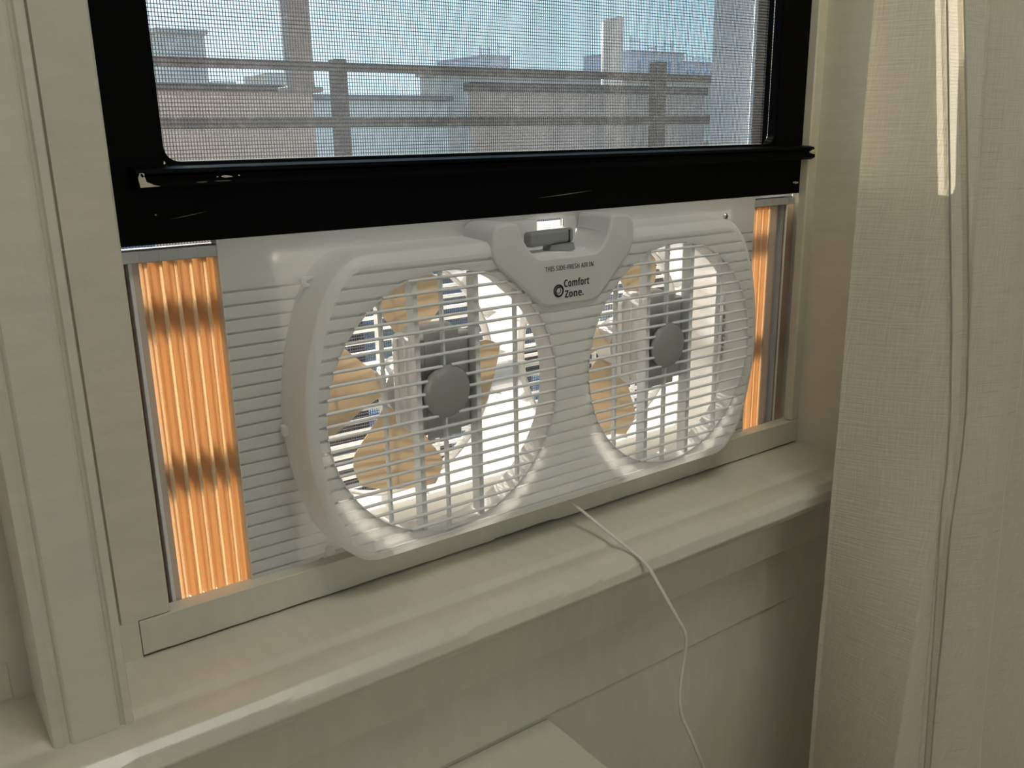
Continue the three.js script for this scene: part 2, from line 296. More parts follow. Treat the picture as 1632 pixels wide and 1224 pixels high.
// window in the back wall: a sunlit cream blind, the room's other daylight
const w4 = group('window_4');
struct(w4, 'window behind the viewer with a glowing cream blind');
{
  const sh = new THREE.Shape([[BWX0, BWY0], [BWX1, BWY0], [BWX1, BWY1], [BWX0, BWY1]].map(([x, y]) => new THREE.Vector2(x, y)));
  sh.holes.push(new THREE.Path([[BWX0 + 0.05, BWY0 + 0.05], [BWX0 + 0.05, BWY1 - 0.05], [BWX1 - 0.05, BWY1 - 0.05], [BWX1 - 0.05, BWY0 + 0.05]].map(([x, y]) => new THREE.Vector2(x, y))));
  put('window_frame', extr(sh, RZ1, RZ1 + 0.06, 0), roomPaint, w4);
  put('unseen_blind', bx(BWX0 + 0.05, BWX1 - 0.05, BWY0 + 0.05, BWY1 - 0.05, RZ1 + 0.03, RZ1 + 0.034, 0), new THREE.MeshStandardMaterial({ color: 0x333333, emissive: new THREE.Color(0.86, 0.965, 1.0), emissiveIntensity: 0.8 }), w4);
  const a = new THREE.RectAreaLight(new THREE.Color(0.86, 0.965, 1.0), 0.85, 0.7, 1.0);
  a.position.set((BWX0 + BWX1) / 2, (BWY0 + BWY1) / 2, RZ1 + 0.02); a.lookAt((BWX0 + BWX1) / 2, (BWY0 + BWY1) / 2, 0);
  a.name = 'unseen_blind_light';
  scene.add(a);
}

// added window in the left wall, its glowing blind is a soft fill
const w5 = group('window_5');
struct(w5, 'added unseen window in the left wall with a glowing blind as fill light');
{
  put('unseen_blind', bx(RX0 - 0.034, RX0 - 0.03, LWY0, LWY1, LWZ0, LWZ1, 0), new THREE.MeshStandardMaterial({ color: 0x333333, emissive: new THREE.Color(0.95, 1.0, 0.95), emissiveIntensity: 0.35 }), w5);
  const a = new THREE.RectAreaLight(new THREE.Color(0.95, 1.0, 0.95), 0.48, LWZ1 - LWZ0, LWY1 - LWY0);
  a.position.set(RX0 - 0.02, (LWY0 + LWY1) / 2, (LWZ0 + LWZ1) / 2); a.lookAt(3, (LWY0 + LWY1) / 2, (LWZ0 + LWZ1) / 2);
  a.name = 'unseen_blind_light';
  scene.add(a);
}

// added ceiling lamp, out of view, to brighten the stool and curtain
{
  const l = group('added_ceiling_lamp', [0.15, RY1, 0.80]); tag(l, 'added square ceiling lamp out of view that brightens the stool', 'lamp');
  put('housing', bx(-0.30, 0.30, -0.045, -0.0005, -0.30, 0.30, 0.006), roomPaint, l);
  put('light_diffuser', bx(-0.27, 0.27, -0.052, -0.045, -0.27, 0.27, 0.001), new THREE.MeshStandardMaterial({ color: 0x999999, emissive: new THREE.Color(1.0, 0.99, 0.90), emissiveIntensity: 4 }), l);
  const a = new THREE.RectAreaLight(new THREE.Color(1.0, 0.99, 0.90), 5.6, 0.54, 0.54);
  a.position.set(0, -0.056, 0); a.rotation.x = -Math.PI / 2; a.name = 'added_ceiling_light';
  l.add(a);
}

// insect screen outside both sashes
{
  const s = group('insect_screen'); tag(s, 'dark woven insect screen in a thin metal frame outside the glass', 'screen');
  const x0 = -0.074, x1 = 0.6760, y0 = -0.045, y1 = HEAD - 0.01, z = -0.085, px = 0.0023, py = 0.0029, r = 0.00031, pos = [];
  const bar = (a, b, c, d, e, f) => { // square wire as four sides
    const P = [[a, c, e], [b, c, e], [b, d, e], [a, d, e], [a, c, f], [b, c, f], [b, d, f], [a, d, f]];
    const q = (i, j, k, l) => { for (const t of [i, j, k, i, k, l]) pos.push(...P[t]); };
    q(4, 5, 6, 7); q(1, 0, 3, 2);
    if (b - a > d - c) { q(3, 7, 6, 2); q(0, 1, 5, 4); } else { q(0, 4, 7, 3); q(1, 2, 6, 5); }
  };
  for (let x = x0; x < x1; x += px) bar(x - r, x + r, y0, y1, z - r, z + r);
  for (let y = y0; y < y1; y += py) bar(x0, x1, y - r, y + r, z - r * 0.6, z + r * 1.4);
  const g = new THREE.BufferGeometry(); g.setAttribute('position', new THREE.Float32BufferAttribute(pos, 3)); g.computeVertexNormals();
  put('wire_mesh', g, wireMat, s).userData.kind = 'stuff';
  for (const [a, b, c, d] of [[x0 - 0.006, x0, y0, y1], [x1, x1 + 0.0125, y0, y1], [x0, x1, y0 - 0.012, y0], [x0, x1, y1, y1 + 0.008]]) put('screen_frame', bx(a, b, c, d, z - 0.006, z + 0.006, 0.002), alu, s);
  put('corner_clip', new THREE.TorusGeometry(0.008, 0.0018, 8, 16, Math.PI / 2).rotateZ(-Math.PI / 2).translate(x1 - 0.008, 0.331, z + 0.006), alu, s);
}

// ---------- the window fan ----------
const fan = group('window_fan');
tag(fan, 'white plastic twin window fan filling the gap under the raised black sash', 'fan');
const CX = [0.163, 0.420], CY = 0.1317, R = 0.109;
const barY = []; for (let k = 0; k < 24; k++) barY.push(0.2456 - 0.01023 * k);
const ZF = 0.0450;

// outline of the housing that bulges into the room: arched ends, rounded corners
function outline(off, n = 26) {
  const top = 0.2605 - off, bot = 0.0085 + off, xl = 0.0365 + off, pts = [];
  const half = (W) / 2, rc = 0.040 - off * 0.6, Ra = 0.235;
  // left arc x as a function of y
  const arc = (y) => xl + Ra - Math.sqrt(Math.max(1e-6, Ra * Ra - (y - 0.132) ** 2));
  const yt = top - rc * 0.75, yb = bot + rc * 0.75;
  for (let i = 0; i <= n; i++) { const y = yb + (yt - yb) * i / n; pts.push([arc(y), y]); }
  const cx = arc(yt) , tx = arc(yt) + rc;
  for (let i = 1; i <= 8; i++) { const t = i / 8, a = (1 - t) ** 2, b = 2 * t * (1 - t), c = t * t, sx = cx + (top - yt) * 0.52; pts.push([a * cx + b * sx + c * tx, a * yt + b * top + c * top]); }
  const left = pts.slice(), bl = [];
  const bx0 = arc(yb), tx2 = bx0 + rc;
  for (let i = 1; i <= 8; i++) { const t = i / 8, a = (1 - t) ** 2, b = 2 * t * (1 - t), c = t * t, sx = bx0 + (yb - bot) * 0.52; bl.push([a * bx0 + b * sx + c * tx2, a * yb + b * bot + c * bot]); }
  const L = [...bl.reverse(), ...left];                // from bottom, up the left side, to the top
  const Rr = L.map(([x, y]) => [2 * half - x, y]).reverse();
  return [...L, [0.2370, top], [0.3310, top], ...Rr];  // clockwise seen from the room
}
function spanAt(poly, y) {
  let lo = 1e9, hi = -1e9;
  for (let i = 0; i < poly.length; i++) {
    const [x1, y1] = poly[i], [x2, y2] = poly[(i + 1) % poly.length];
    if ((y1 <= y) !== (y2 <= y)) { const x = x1 + (x2 - x1) * (y - y1) / (y2 - y1); lo = Math.min(lo, x); hi = Math.max(hi, x); }
  }
  return lo < hi ? [lo, hi] : null;
}
function minus(list, a, b) { const out = []; for (const [p, q] of list) { if (b <= p || a >= q) out.push([p, q]); else { if (a > p) out.push([p, a]); if (b < q) out.push([b, q]); } } return out; }
// plate meshed in rows: spans(y) gives x intervals; groove(y) lowers the surface away from the ends
function rowPlate(ys, spans, zTop, groove, ease, zBack) {
  const pos = [];
  const quad = (a, b, c, d) => pos.push(...a, ...b, ...c, ...a, ...c, ...d);
  const e = 1e-7;
  for (let i = 0; i + 1 < ys.length; i++) {
    const ya = ys[i], yb = ys[i + 1];
    let A = spans(ya + e), B = spans(yb - e);
    if (A.length !== B.length) A = B = spans((ya + yb) / 2);
    for (let k = 0; k < A.length; k++) {
      const cols = (s) => { const w = Math.min(ease, (s[1] - s[0]) / 3); return [s[0], s[0] + w, s[1] - w, s[1]]; };
      const xa = cols(A[k]), xb = cols(B[k]);
      const z = (y, j) => zTop - (j === 0 || j === 3 ? 0 : groove(y));
      for (let j = 0; j < 3; j++) quad([xa[j], ya, z(ya, j)], [xa[j + 1], ya, z(ya, j + 1)], [xb[j + 1], yb, z(yb, j + 1)], [xb[j], yb, z(yb, j)]);
      if (zBack !== null) quad([xa[0], ya, zBack], [xb[0], yb, zBack], [xb[3], yb, zBack], [xa[3], ya, zBack]);
    }
  }
  const g = new THREE.BufferGeometry(); g.setAttribute('position', new THREE.Float32BufferAttribute(pos, 3));
  return uvm(toCreasedNormals(g, 0.5));
}
const rows = (y0, y1, centres, hw, soft) => {
  const s = new Set([y0, y1]);
  for (const c of centres) for (const d of [-hw - soft, -hw, hw, hw + soft]) s.add(c + d);
  for (let y = y0; y < y1; y += 0.0022) s.add(y);
  return [...s].filter((y) => y >= y0 && y <= y1).sort((a, b) => a - b);
};
const grooveFn = (centres, hw, soft, depth) => (y) => { let m = 0; for (const c of centres) { const d = Math.abs(y - c); m = Math.max(m, d <= hw ? 1 : d >= hw + soft ? 0 : 1 - (d - hw) / soft); } return m * depth; };
const circleCut = (list, y, cx, cy, r) => { const d = r * r - (y - cy) ** 2; if (d <= 0) return list; const h = Math.sqrt(d); return minus(list, cx - h, cx + h); };
function loft(rings, skip = () => false) {             // rings of equal count, clockwise
  const n = rings[0].length, pos = [], idx = [];
  for (const r of rings) for (const p of r) pos.push(...p);
  for (let s = 0; s + 1 < rings.length; s++) for (let i = 0; i < n; i++) { const j = (i + 1) % n, a = s * n + i, b = s * n + j; if (!skip(rings[s][i], rings[s][j])) idx.push(a, a + n, b, b, a + n, b + n); }
  const g = new THREE.BufferGeometry(); g.setAttribute('position', new THREE.Float32BufferAttribute(pos, 3)); g.setIndex(idx);
  return uvm(toCreasedNormals(g, 0.7));
}
const ring3 = (poly, z) => poly.map(([x, y]) => [x, y, z]);
function tubeWall(cx, cy, r0, r1, z0, z1, seg = 96) {  // short open cylinder with thickness
  return uvm(new THREE.LatheGeometry([[r0, z0], [r1, z0], [r1, z1], [r0, z1], [r0, z0]].map(([a, b]) => new THREE.Vector2(a, b)), seg).rotateX(Math.PI / 2).translate(cx, cy, 0));
}

// flange: grooved panel, open behind the housing
{
  const fg = barY.filter((y) => y < 0.2405);
  const ys = rows(0.0002, H - 0.0004, fg, 0.0008, 0.0003);
  const open = outline(0.0035);
  const spans = (y) => { const s = spanAt(open, y); const l = s ? minus([[0, W]], ...s) : [[0, W]]; return y > 0.2435 && y < 0.2690 ? minus(l, 0.286, 0.318) : l; };
  const flange = put('flange', rowPlate(ys, spans, 0, grooveFn(fg, 0.0008, 0.0003, 0.0022), 0.0001, -0.0027), plastic, fan);
  put('slide_plate', [bx(0.0015, 0.0405, 0.002, H - 0.002, -0.0060, -0.0030, 0), bx(W - 0.0405, W - 0.0015, 0.002, H - 0.002, -0.0060, -0.0030, 0), bx(0.0405, 0.285, 0.2605, H - 0.002, -0.0060, -0.0030, 0), bx(0.319, W - 0.0405, 0.2605, H - 0.002, -0.0060, -0.0030, 0)], plasticSolid, flange);
  const rim = new THREE.Shape([[0, 0], [W, 0], [W, H], [0, H]].map(([x, y]) => new THREE.Vector2(x, y)));
  rim.holes.push(new THREE.Path([[0.0008, 0.0008], [0.0008, H - 0.0008], [W - 0.0008, H - 0.0008], [W - 0.0008, 0.0008]].map(([x, y]) => new THREE.Vector2(x, y))));
  put('rim', extr(rim, -0.012, 0.0002, 0.0002), plastic, flange);
  for (const [x, y] of [[0.538, 0.2555], [0.0590, 0.0040]]) {
    const s = put('screw', new THREE.LatheGeometry([[0, 0.0022], [0.0014, 0.0021], [0.0028, 0.0014], [0.0034, 0.0002], [0.0034, 0]].map(([a, b]) => new THREE.Vector2(a, b)), 20).rotateX(Math.PI / 2).translate(x, y, 0), steel, fan);
    s.userData.label = 'small round-headed metal screw';
    put('cross_slot', join([bx(x - 0.0018, x + 0.0018, y - 0.0003, y + 0.0003, 0.0018, 0.0024, 0), bx(x - 0.0003, x + 0.0003, y - 0.0018, y + 0.0018, 0.0018, 0.0024, 0)]), ink, s);
  }
}
// front housing
const housing = (() => {
  const parts = [], fil = 0.0085, rings = [];
  for (const [off, z] of [[0, -0.001], [0.0004, 0.012], [0.0012, 0.030], [0.0018, ZF - fil]]) rings.push(ring3(outline(off), z));
  for (let i = 1; i <= 6; i++) { const a = i / 6 * Math.PI / 2; rings.push(ring3(outline(0.0018 + fil * (1 - Math.cos(a))), ZF - fil + fil * Math.sin(a))); }
  const gap = (a, b) => Math.abs(a[0] - 0.237) < 1e-6 && Math.abs(b[0] - 0.331) < 1e-6;
  parts.push(loft(rings, gap));
  const inner = [];
  for (const [off, z] of [[0.0023 + fil, ZF - 0.0034], [0.0045, ZF - fil], [0.0030, 0.010], [0.0025, -0.001]]) inner.push(ring3(outline(off), z));
  parts.push(loft(inner, gap));
  const face = outline(0.0018 + fil);
  const ys = rows(face.reduce((m, p) => Math.min(m, p[1]), 1) + 1e-5, face.reduce((m, p) => Math.max(m, p[1]), 0) - 1e-5, barY, 0.0011, 0.0003);
  const spans = (y) => { const s = spanAt(face, y); let l = s ? [s] : []; for (const c of CX) l = circleCut(l, y, c, CY, R); if (y > 0.2395) l = minus(l, 0.2370, 0.3310); return l; };
  parts.push(rowPlate(ys, spans, ZF, grooveFn(barY, 0.0011, 0.0003, 0.0031), 0.0042, ZF - 0.0034));
  for (const c of CX) { parts.push(tubeWall(c, CY, R - 0.0002, R + 0.0016, 0.022, ZF - 0.0002)); }
  return put('front_housing', join(parts), plastic, fan);
})();
// grilles over the two openings
const vbars = [[0.1045, 0.159, 0.2307], [0.3455, 0.411, 0.485]], posts = [[0.1345, 0.1912], [0.3855, 0.4435]], capAt = [[0.160, 0.1422], [0.4122, 0.1424]];
CX.forEach((c, f) => {
  const g = group('front_grille', [0, 0, 0], fan);
  const [qx, qy] = capAt[f], qr = 0.0222;
  for (const y of barY) {
    const d = R * R - (y - CY) ** 2; if (d < 1e-5) continue;
    const h = Math.sqrt(d), dq = qr * qr - (y - qy) ** 2;
    let list = [[c - h - 0.0012, c + h + 0.0012]];
    if (dq > 0) list = minus(list, qx - Math.sqrt(dq) + 0.001, qx + Math.sqrt(dq) - 0.001);
    put('grille_bar', list.map(([a, b]) => { const q = new THREE.CylinderGeometry(0.00125, 0.00125, b - a, 10).rotateZ(Math.PI / 2); q.scale(1, 1, 1.5); q.translate((a + b) / 2, y, ZF - 0.0008); return plain(q); }), plasticSolid, g);
  }
  for (const x of vbars[f]) {
    const h = Math.sqrt(R * R - (x - c) ** 2);
    const inCap = Math.abs(x - qx) < qr - 0.002;
    const yy = inCap ? [[CY - h - 0.001, qy - qr + 0.001], [qy + qr - 0.001, CY + h + 0.001]] : [[CY - h - 0.001, CY + h + 0.001]];
    put('cross_bar', yy.map(([a, b]) => bx(x - 0.0010, x + 0.0010, a, b, ZF - 0.0065, ZF - 0.0012, 0.0006)), plasticSolid, g);
  }
  for (const x of posts[f]) {
    const h = Math.sqrt(R * R - (x - c) ** 2);
    put('bracket_post', [bx(x - 0.0023, x + 0.0023, CY - h - 0.001, CY + h + 0.001, ZF - 0.006, ZF - 0.0012, 0.0006), bx(x - 0.0016, x + 0.0016, CY - h + 0.001, CY + h - 0.001, 0.0315, ZF - 0.0062, 0.0004)], plasticSolid, g);
  }
  // smooth round plate where the bars meet
  const cap = put('centre_cap', new THREE.LatheGeometry([[0, 0.0022], [0.008, 0.0020], [0.016, 0.0013], [0.0212, 0.0002], [0.0222, -0.0010], [0.0222, -0.0036], [0, -0.0036]].map(([a, b]) => new THREE.Vector2(a, b)), 64).rotateX(Math.PI / 2).translate(qx, qy, ZF), capMat, g);
  cap.userData.label = 'smooth grey centre cap';
});
// control box in the middle, with the print
{
  const cx = 0.2835;
  const s = new THREE.Shape();
  const P = [[-0.0775, H - 0.001], [-0.0775, 0.2425], [-0.0255, 0.1990], [0.0345, 0.1990], [0.0775, 0.2425], [0.0775, H - 0.001], [0.0500, H - 0.001], [0.0475, 0.2545], [0.0365, 0.2415], [-0.0330, 0.2415], [-0.0445, 0.2545], [-0.0520, H - 0.001]].map(([x, y]) => new THREE.Vector2(cx + x, y));
  const rad = [0.014, 0.009, 0.007, 0.007, 0.009, 0.014, 0.004, 0.012, 0.010, 0.010, 0.012, 0.004];
  P.forEach((p, i) => {
    const a = P[(i + P.length - 1) % P.length], b = P[(i + 1) % P.length], r = Math.min(rad[i], p.distanceTo(a) * 0.48, p.distanceTo(b) * 0.48);
    const p0 = p.clone().add(a.clone().sub(p).setLength(r)), p1 = p.clone().add(b.clone().sub(p).setLength(r));
    if (i) s.lineTo(p0.x, p0.y); else s.moveTo(p0.x, p0.y);
    s.quadraticCurveTo(p.x, p.y, p1.x, p1.y);
  });
  s.closePath();
  const panel = put('control_panel', extr(s, 0.002, 0.0475, 0.0022, 10), plastic, fan);
  // print
  const font = await new FontLoader().loadAsync('fonts/droid/droid_sans_regular.typeface.json');
  const fontB = await new FontLoader().loadAsync('fonts/droid/droid_sans_bold.typeface.json');
  const text = (t, f, size, x0, x1, y) => {
    const g = new TextGeometry(t, { font: f, size, depth: 0.0002, curveSegments: 5, bevelEnabled: false }); g.computeBoundingBox();
    const b = g.boundingBox; g.translate(-b.min.x, 0, 0); g.scale((x1 - x0) / (b.max.x - b.min.x), 1, 1); g.translate(x0, y, 0.0476); return plain(g);
  };
  put('lettering', text('THIS SIDE-FRESH AIR IN', font, 0.0040, 0.2588, 0.3125, 0.2297), ink, panel);
  put('lettering', join([text('Comfort', fontB, 0.0064, 0.2795, 0.3080, 0.2145), text('Zone', fontB, 0.0064, 0.2803, 0.2995, 0.2052), text('.', fontB, 0.0075, 0.3003, 0.3015, 0.2052)]), ink, panel);
  const swirl = [];
  for (const [r0, r1, dx, dy] of [[0.0042, 0.0056, 0, 0], [0.0034, 0.0043, 0.0006, -0.0003], [0.0023, 0.0027, -0.0002, 0.0002]]) {
    const o = new THREE.Shape(); o.absarc(0, 0, r1, 0, Math.PI * 2); const hh = new THREE.Path(); hh.absarc(dx * 0.6, dy, r0, 0, Math.PI * 2, true); o.holes.push(hh);
    swirl.push(extr(o, 0.0476, 0.0478, 0, 32).translate(0.2735 + dx, 0.2120 + dy, 0));
  }
  put('logo', swirl, ink, panel);
  // recess: floor ledge and the rotary switch on it
  const led = new THREE.Shape(); led.moveTo(cx - 0.044, 0.004); led.lineTo(cx + 0.047, 0.004); led.lineTo(cx + 0.047, 0.026); led.quadraticCurveTo(cx, 0.042, cx - 0.044, 0.026); led.closePath();
  const ledge = extr(led, 0, 0.005, 0.001, 20); ledge.rotateX(Math.PI / 2); ledge.translate(0, 0.2435, 0);
  put('recess_back', [bx(0.2372, 0.2860, 0.2430, 0.2690, -0.0005, 0.0015, 0), bx(0.3185, 0.3308, 0.2430, 0.2690, -0.0005, 0.0015, 0), bx(0.2860, 0.3185, 0.2430, 0.2540, -0.0005, 0.0015, 0)], plasticSolid, panel);
  put('switch_ledge', ledge, plasticSolid, panel);
  const knob = put('control_knob', [plain(new THREE.CylinderGeometry(0.0135, 0.0145, 0.0050, 40).translate(0.2960, 0.2462, 0.020)), new RoundedBoxGeometry(0.058, 0.0130, 0.0110, 4, 0.0034).rotateY(0.20).translate(0.2835, 0.2552, 0.022)].map(plain), knobMat, fan);
  knob.userData.label = 'grey rotary switch';
  put('grip_groove', new RoundedBoxGeometry(0.0016, 0.0110, 0.0110, 2, 0.0005).rotateY(0.22).translate(0.3045, 0.2548, 0.0185), ink, knob);
}
// small latches round the housing
{
  const u = new THREE.Shape(); u.moveTo(0.0085, 0.0025); u.lineTo(0.0010, 0.0030); u.quadraticCurveTo(-0.0025, 0.0025, -0.0020, -0.0010); u.quadraticCurveTo(-0.0005, -0.0052, 0.0052, -0.0054); u.lineTo(0.0058, -0.0030); u.quadraticCurveTo(0.0014, -0.0020, 0.0022, -0.0002); u.quadraticCurveTo(0.0036, 0.0012, 0.0082, 0.0004); u.closePath();
  put('latch', extr(u, 0.010, 0.014, 0.0004).translate(0.0572, 0.2395, 0), plasticRear, fan);
  put('latch', [bx(0.0330, 0.0410, 0.1205, 0.1290, 0.002, 0.010, 0.0012), bx(0.0395, 0.0460, 0.1175, 0.1195, 0.006, 0.010, 0.0006)], plasticRear, fan);
  put('latch', [bx(0.0590, 0.0665, 0.0125, 0.0205, 0.006, 0.014, 0.003), bx(0.0655, 0.0740, 0.0130, 0.0145, 0.009, 0.011, 0.0005)], plasticRear, fan);
}
// rear shell and rear grilles
const ZR = -0.066;
{
  const rp = (x0, x1, y0, y1, r) => { const s = paneShape(x0, x1, y0, y1, r); return s.getPoints(8).map((p) => [p.x, p.y]).reverse(); };
  const o = rp(0.0410, 0.5440, 0.0045, 0.2590, 0.008), i = rp(0.0432, 0.5418, 0.0067, 0.2568, 0.006);
  const parts = [loft([ring3(o, ZR), ring3(o, -0.0025)].reverse()), loft([ring3(i, ZR + 0.002), ring3(i, -0.0025)])];
  const poly = o, ys = rows(0.0046, 0.2589, barY, 0.0012, 0.0008);
  const spans = (y) => { const s = spanAt(poly, y); let l = s ? [s] : []; for (const c of CX) l = circleCut(l, y, c, CY, R); return l; };
  parts.push(rowPlate(ys, spans, ZR + 0.0022, grooveFn(barY, 0.0012, 0.0008, 0.0014), 0.004, ZR));
  for (const c of CX) parts.push(tubeWall(c, CY, R - 0.0002, R + 0.0016, ZR, ZR + 0.012));
  // gussets and ribs inside the shell
  for (const c of CX) for (let a = 20; a <= 340; a += 20) { if (a > 70 && a < 110) continue; const g = bx(R + 0.001, R + 0.012, -0.0006, 0.0006, ZR, ZR + 0.018, 0); g.rotateZ(a * Math.PI / 180 + 3.9).translate(c, CY, 0); parts.push(g); }
  put('rear_housing', parts, plasticRear, fan);
  CX.forEach((c) => {
    const g = group('rear_grille', [0, 0, 0], fan);
    for (const y of barY.map((q) => q + 0.0034)) {
      const d = R * R - (y - CY) ** 2; if (d < 1e-5) continue; const h = Math.sqrt(d);
      put('grille_bar', bx(c - h - 0.001, c + h + 0.001, y - 0.0014, y + 0.0014, ZR + 0.0002, ZR + 0.0050, 0.0008), plasticRear, g);
    }
    for (const dx of [-0.066, -0.008, 0.050]) { const h = Math.sqrt(R * R - dx * dx); put('cross_bar', bx(c + dx - 0.0014, c + dx + 0.0014, CY - h - 0.001, CY + h + 0.001, ZR - 0.0010, ZR + 0.0042, 0.0008), plasticRear, g); }
  });
}
// motors and blades
CX.forEach((c, f) => {
  const [pa, pb] = posts[f], m0 = pa + 0.0035, m1 = pb + 0.0085;
  const motor = put('motor_cover', [new RoundedBoxGeometry(m1 - m0, 0.083, 0.042, 4, 0.007).translate((m0 + m1) / 2, 0.1440, 0.0105), new RoundedBoxGeometry(m1 - m0 - 0.016, 0.093, 0.020, 4, 0.006).translate((m0 + m1) / 2, 0.1435, 0.000)].map(plain), plastic, fan);
  put('rib', [-0.006, 0.006].map((d) => bx(m0 - 0.0012, m0 + 0.002, 0.106, 0.182, 0.010 + d - 0.0008, 0.010 + d + 0.0008, 0.0005)), plasticSolid, motor);
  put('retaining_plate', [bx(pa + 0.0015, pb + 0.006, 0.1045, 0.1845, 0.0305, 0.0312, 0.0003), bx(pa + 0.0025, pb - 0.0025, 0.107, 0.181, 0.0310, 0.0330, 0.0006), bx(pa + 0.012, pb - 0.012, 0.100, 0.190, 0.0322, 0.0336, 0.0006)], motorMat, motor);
  const rotor = put('fan_rotor', [plain(new THREE.CylinderGeometry(0.026, 0.024, 0.026, 48).rotateX(Math.PI / 2).translate(c, CY, -0.032))], plasticSolid, fan);
  rotor.userData.label = 'fan hub with four translucent tan blades';
  for (let b = 0; b < 4; b++) {
    const a0 = ((f ? 66 : 77) + b * 90) * Math.PI / 180, nU = 12, nV = 10, pos = [], idx = [];
    for (const side of [0, 1]) for (let i = 0; i <= nU; i++) for (let j = 0; j <= nV; j++) {
      const u = i / nU, v = j / nV, r = 0.022 + 0.078 * u;
      const tip = 1 - 0.32 * Math.max(0, u - 0.72) ** 1.4 * 7, span = (0.36 + 0.30 * Math.sin(Math.min(1, u * 1.15) * Math.PI * 0.5)) * tip;
      const an = a0 + (v - 0.5) * 2 * span * 0.80 + 0.12 * u, lift = (v - 0.5) * 0.030 * (1 - 0.35 * u) - 0.004 * Math.sin(v * Math.PI);
      pos.push(c + r * Math.cos(an), CY + r * Math.sin(an), -0.034 + lift + (side ? 0.0006 : -0.0006));
    }
    const N = (nU + 1) * (nV + 1), at = (s, i, j) => s * N + i * (nV + 1) + j;
    for (let i = 0; i < nU; i++) for (let j = 0; j < nV; j++) { idx.push(at(1, i, j), at(1, i + 1, j), at(1, i + 1, j + 1), at(1, i, j), at(1, i + 1, j + 1), at(1, i, j + 1)); idx.push(at(0, i, j), at(0, i + 1, j + 1), at(0, i + 1, j), at(0, i, j), at(0, i, j + 1), at(0, i + 1, j + 1)); }
    const edge = (i, j, k, l) => idx.push(at(0, i, j), at(0, k, l), at(1, k, l), at(0, i, j), at(1, k, l), at(1, i, j));
    for (let j = 0; j < nV; j++) { edge(nU, j, nU, j + 1); edge(0, j + 1, 0, j); }
    for (let i = 0; i < nU; i++) { edge(i, 0, i + 1, 0); edge(i + 1, nV, i, nV); }
    const g = new THREE.BufferGeometry(); g.setAttribute('position', new THREE.Float32BufferAttribute(pos, 3)); g.setIndex(idx);
    put('fan_blade', uvm(toCreasedNormals(g, 0.6)), bladeMat, rotor);
  }
});

// pleated side panels
function sidePanel(name, x0, x1, flip, lit, wide = 0) {
  const p = group(name, [0, 0, 0], fan), fy0 = -0.003, fy1 = 0.2615, dir = flip ? -1 : 1;
  const X = (t) => flip ? x1 - t : x0 + t, span = x1 - x0;
  const b2 = (t0, t1, ...rest) => bx(Math.min(X(t0), X(t1)), Math.max(X(t0), X(t1)), ...rest);
  const head = put('header', b2(0.0008, span - 0.0005, 0.2618, 0.2698, -0.026, -0.0005, 0.0008), shadedHeaderMat, p);
  for (let i = 0; i < 5; i++) put('rib', b2(0.012 + i * span * 0.17, 0.0126 + i * span * 0.17, 0.2618, 0.2698, -0.002, -0.0002, 0.0001), shadedHeaderMat, head);
  put('footer', b2(0.0008, span - 0.0005, -0.0125, -0.0040, -0.026, -0.0045, 0.0008), plasticSolid, p);
  // end post: three stepped strips against the stop
  if (wide) {
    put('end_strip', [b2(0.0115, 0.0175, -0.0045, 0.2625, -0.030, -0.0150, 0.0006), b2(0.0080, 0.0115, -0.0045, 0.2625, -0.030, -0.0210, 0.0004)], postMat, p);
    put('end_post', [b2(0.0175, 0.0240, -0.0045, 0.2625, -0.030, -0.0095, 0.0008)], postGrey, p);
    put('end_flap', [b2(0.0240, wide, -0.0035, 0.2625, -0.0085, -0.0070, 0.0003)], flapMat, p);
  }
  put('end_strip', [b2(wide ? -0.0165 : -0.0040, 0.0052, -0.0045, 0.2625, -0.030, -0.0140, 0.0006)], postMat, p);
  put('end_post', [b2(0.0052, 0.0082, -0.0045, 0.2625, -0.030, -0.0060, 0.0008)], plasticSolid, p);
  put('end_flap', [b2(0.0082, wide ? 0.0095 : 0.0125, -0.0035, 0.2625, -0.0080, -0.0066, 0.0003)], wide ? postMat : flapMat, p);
  // pleats: flat ridges front and back, steep walls between
  const per = 0.0102, zf = -0.0068, zb = -0.0265, th = 0.0004, walls = [], edges = [];
  let t = wide || 0.0125;
  const strip = (ta, za, tb, zb2, mat, nm) => {
    const A = [X(ta), za], B = [X(tb), zb2], L = Math.hypot(B[0] - A[0], B[1] - A[1]), nx = -(B[1] - A[1]) / L * th, nz = (B[0] - A[0]) / L * th;
    put(nm, sweepY([[A[0] - nx, A[1] - nz], [B[0] - nx, B[1] - nz], [B[0] + nx, B[1] + nz], [A[0] + nx, A[1] + nz]], fy0, fy1), mat, p);
  };
  while (t < lit) {
    strip(t, zb, t + 0.0029, zf, pleatMat, 'pleat');
    strip(t + 0.0029, zf, t + 0.0053, zf, pleatMat, 'pleat_fold');
    strip(t + 0.0053, zf, t + 0.0082, zb, pleatMat, 'pleat');
    strip(t + 0.0082, zb, t + per, zb, pleatMat, 'pleat_fold');
    t += per;
  }
  return p;
}
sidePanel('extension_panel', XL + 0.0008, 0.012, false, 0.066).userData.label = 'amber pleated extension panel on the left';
sidePanel('extension_panel', 0.573, XR - 0.0008, true, 0.066, 0.0335).userData.label = 'amber pleated extension panel on the right';

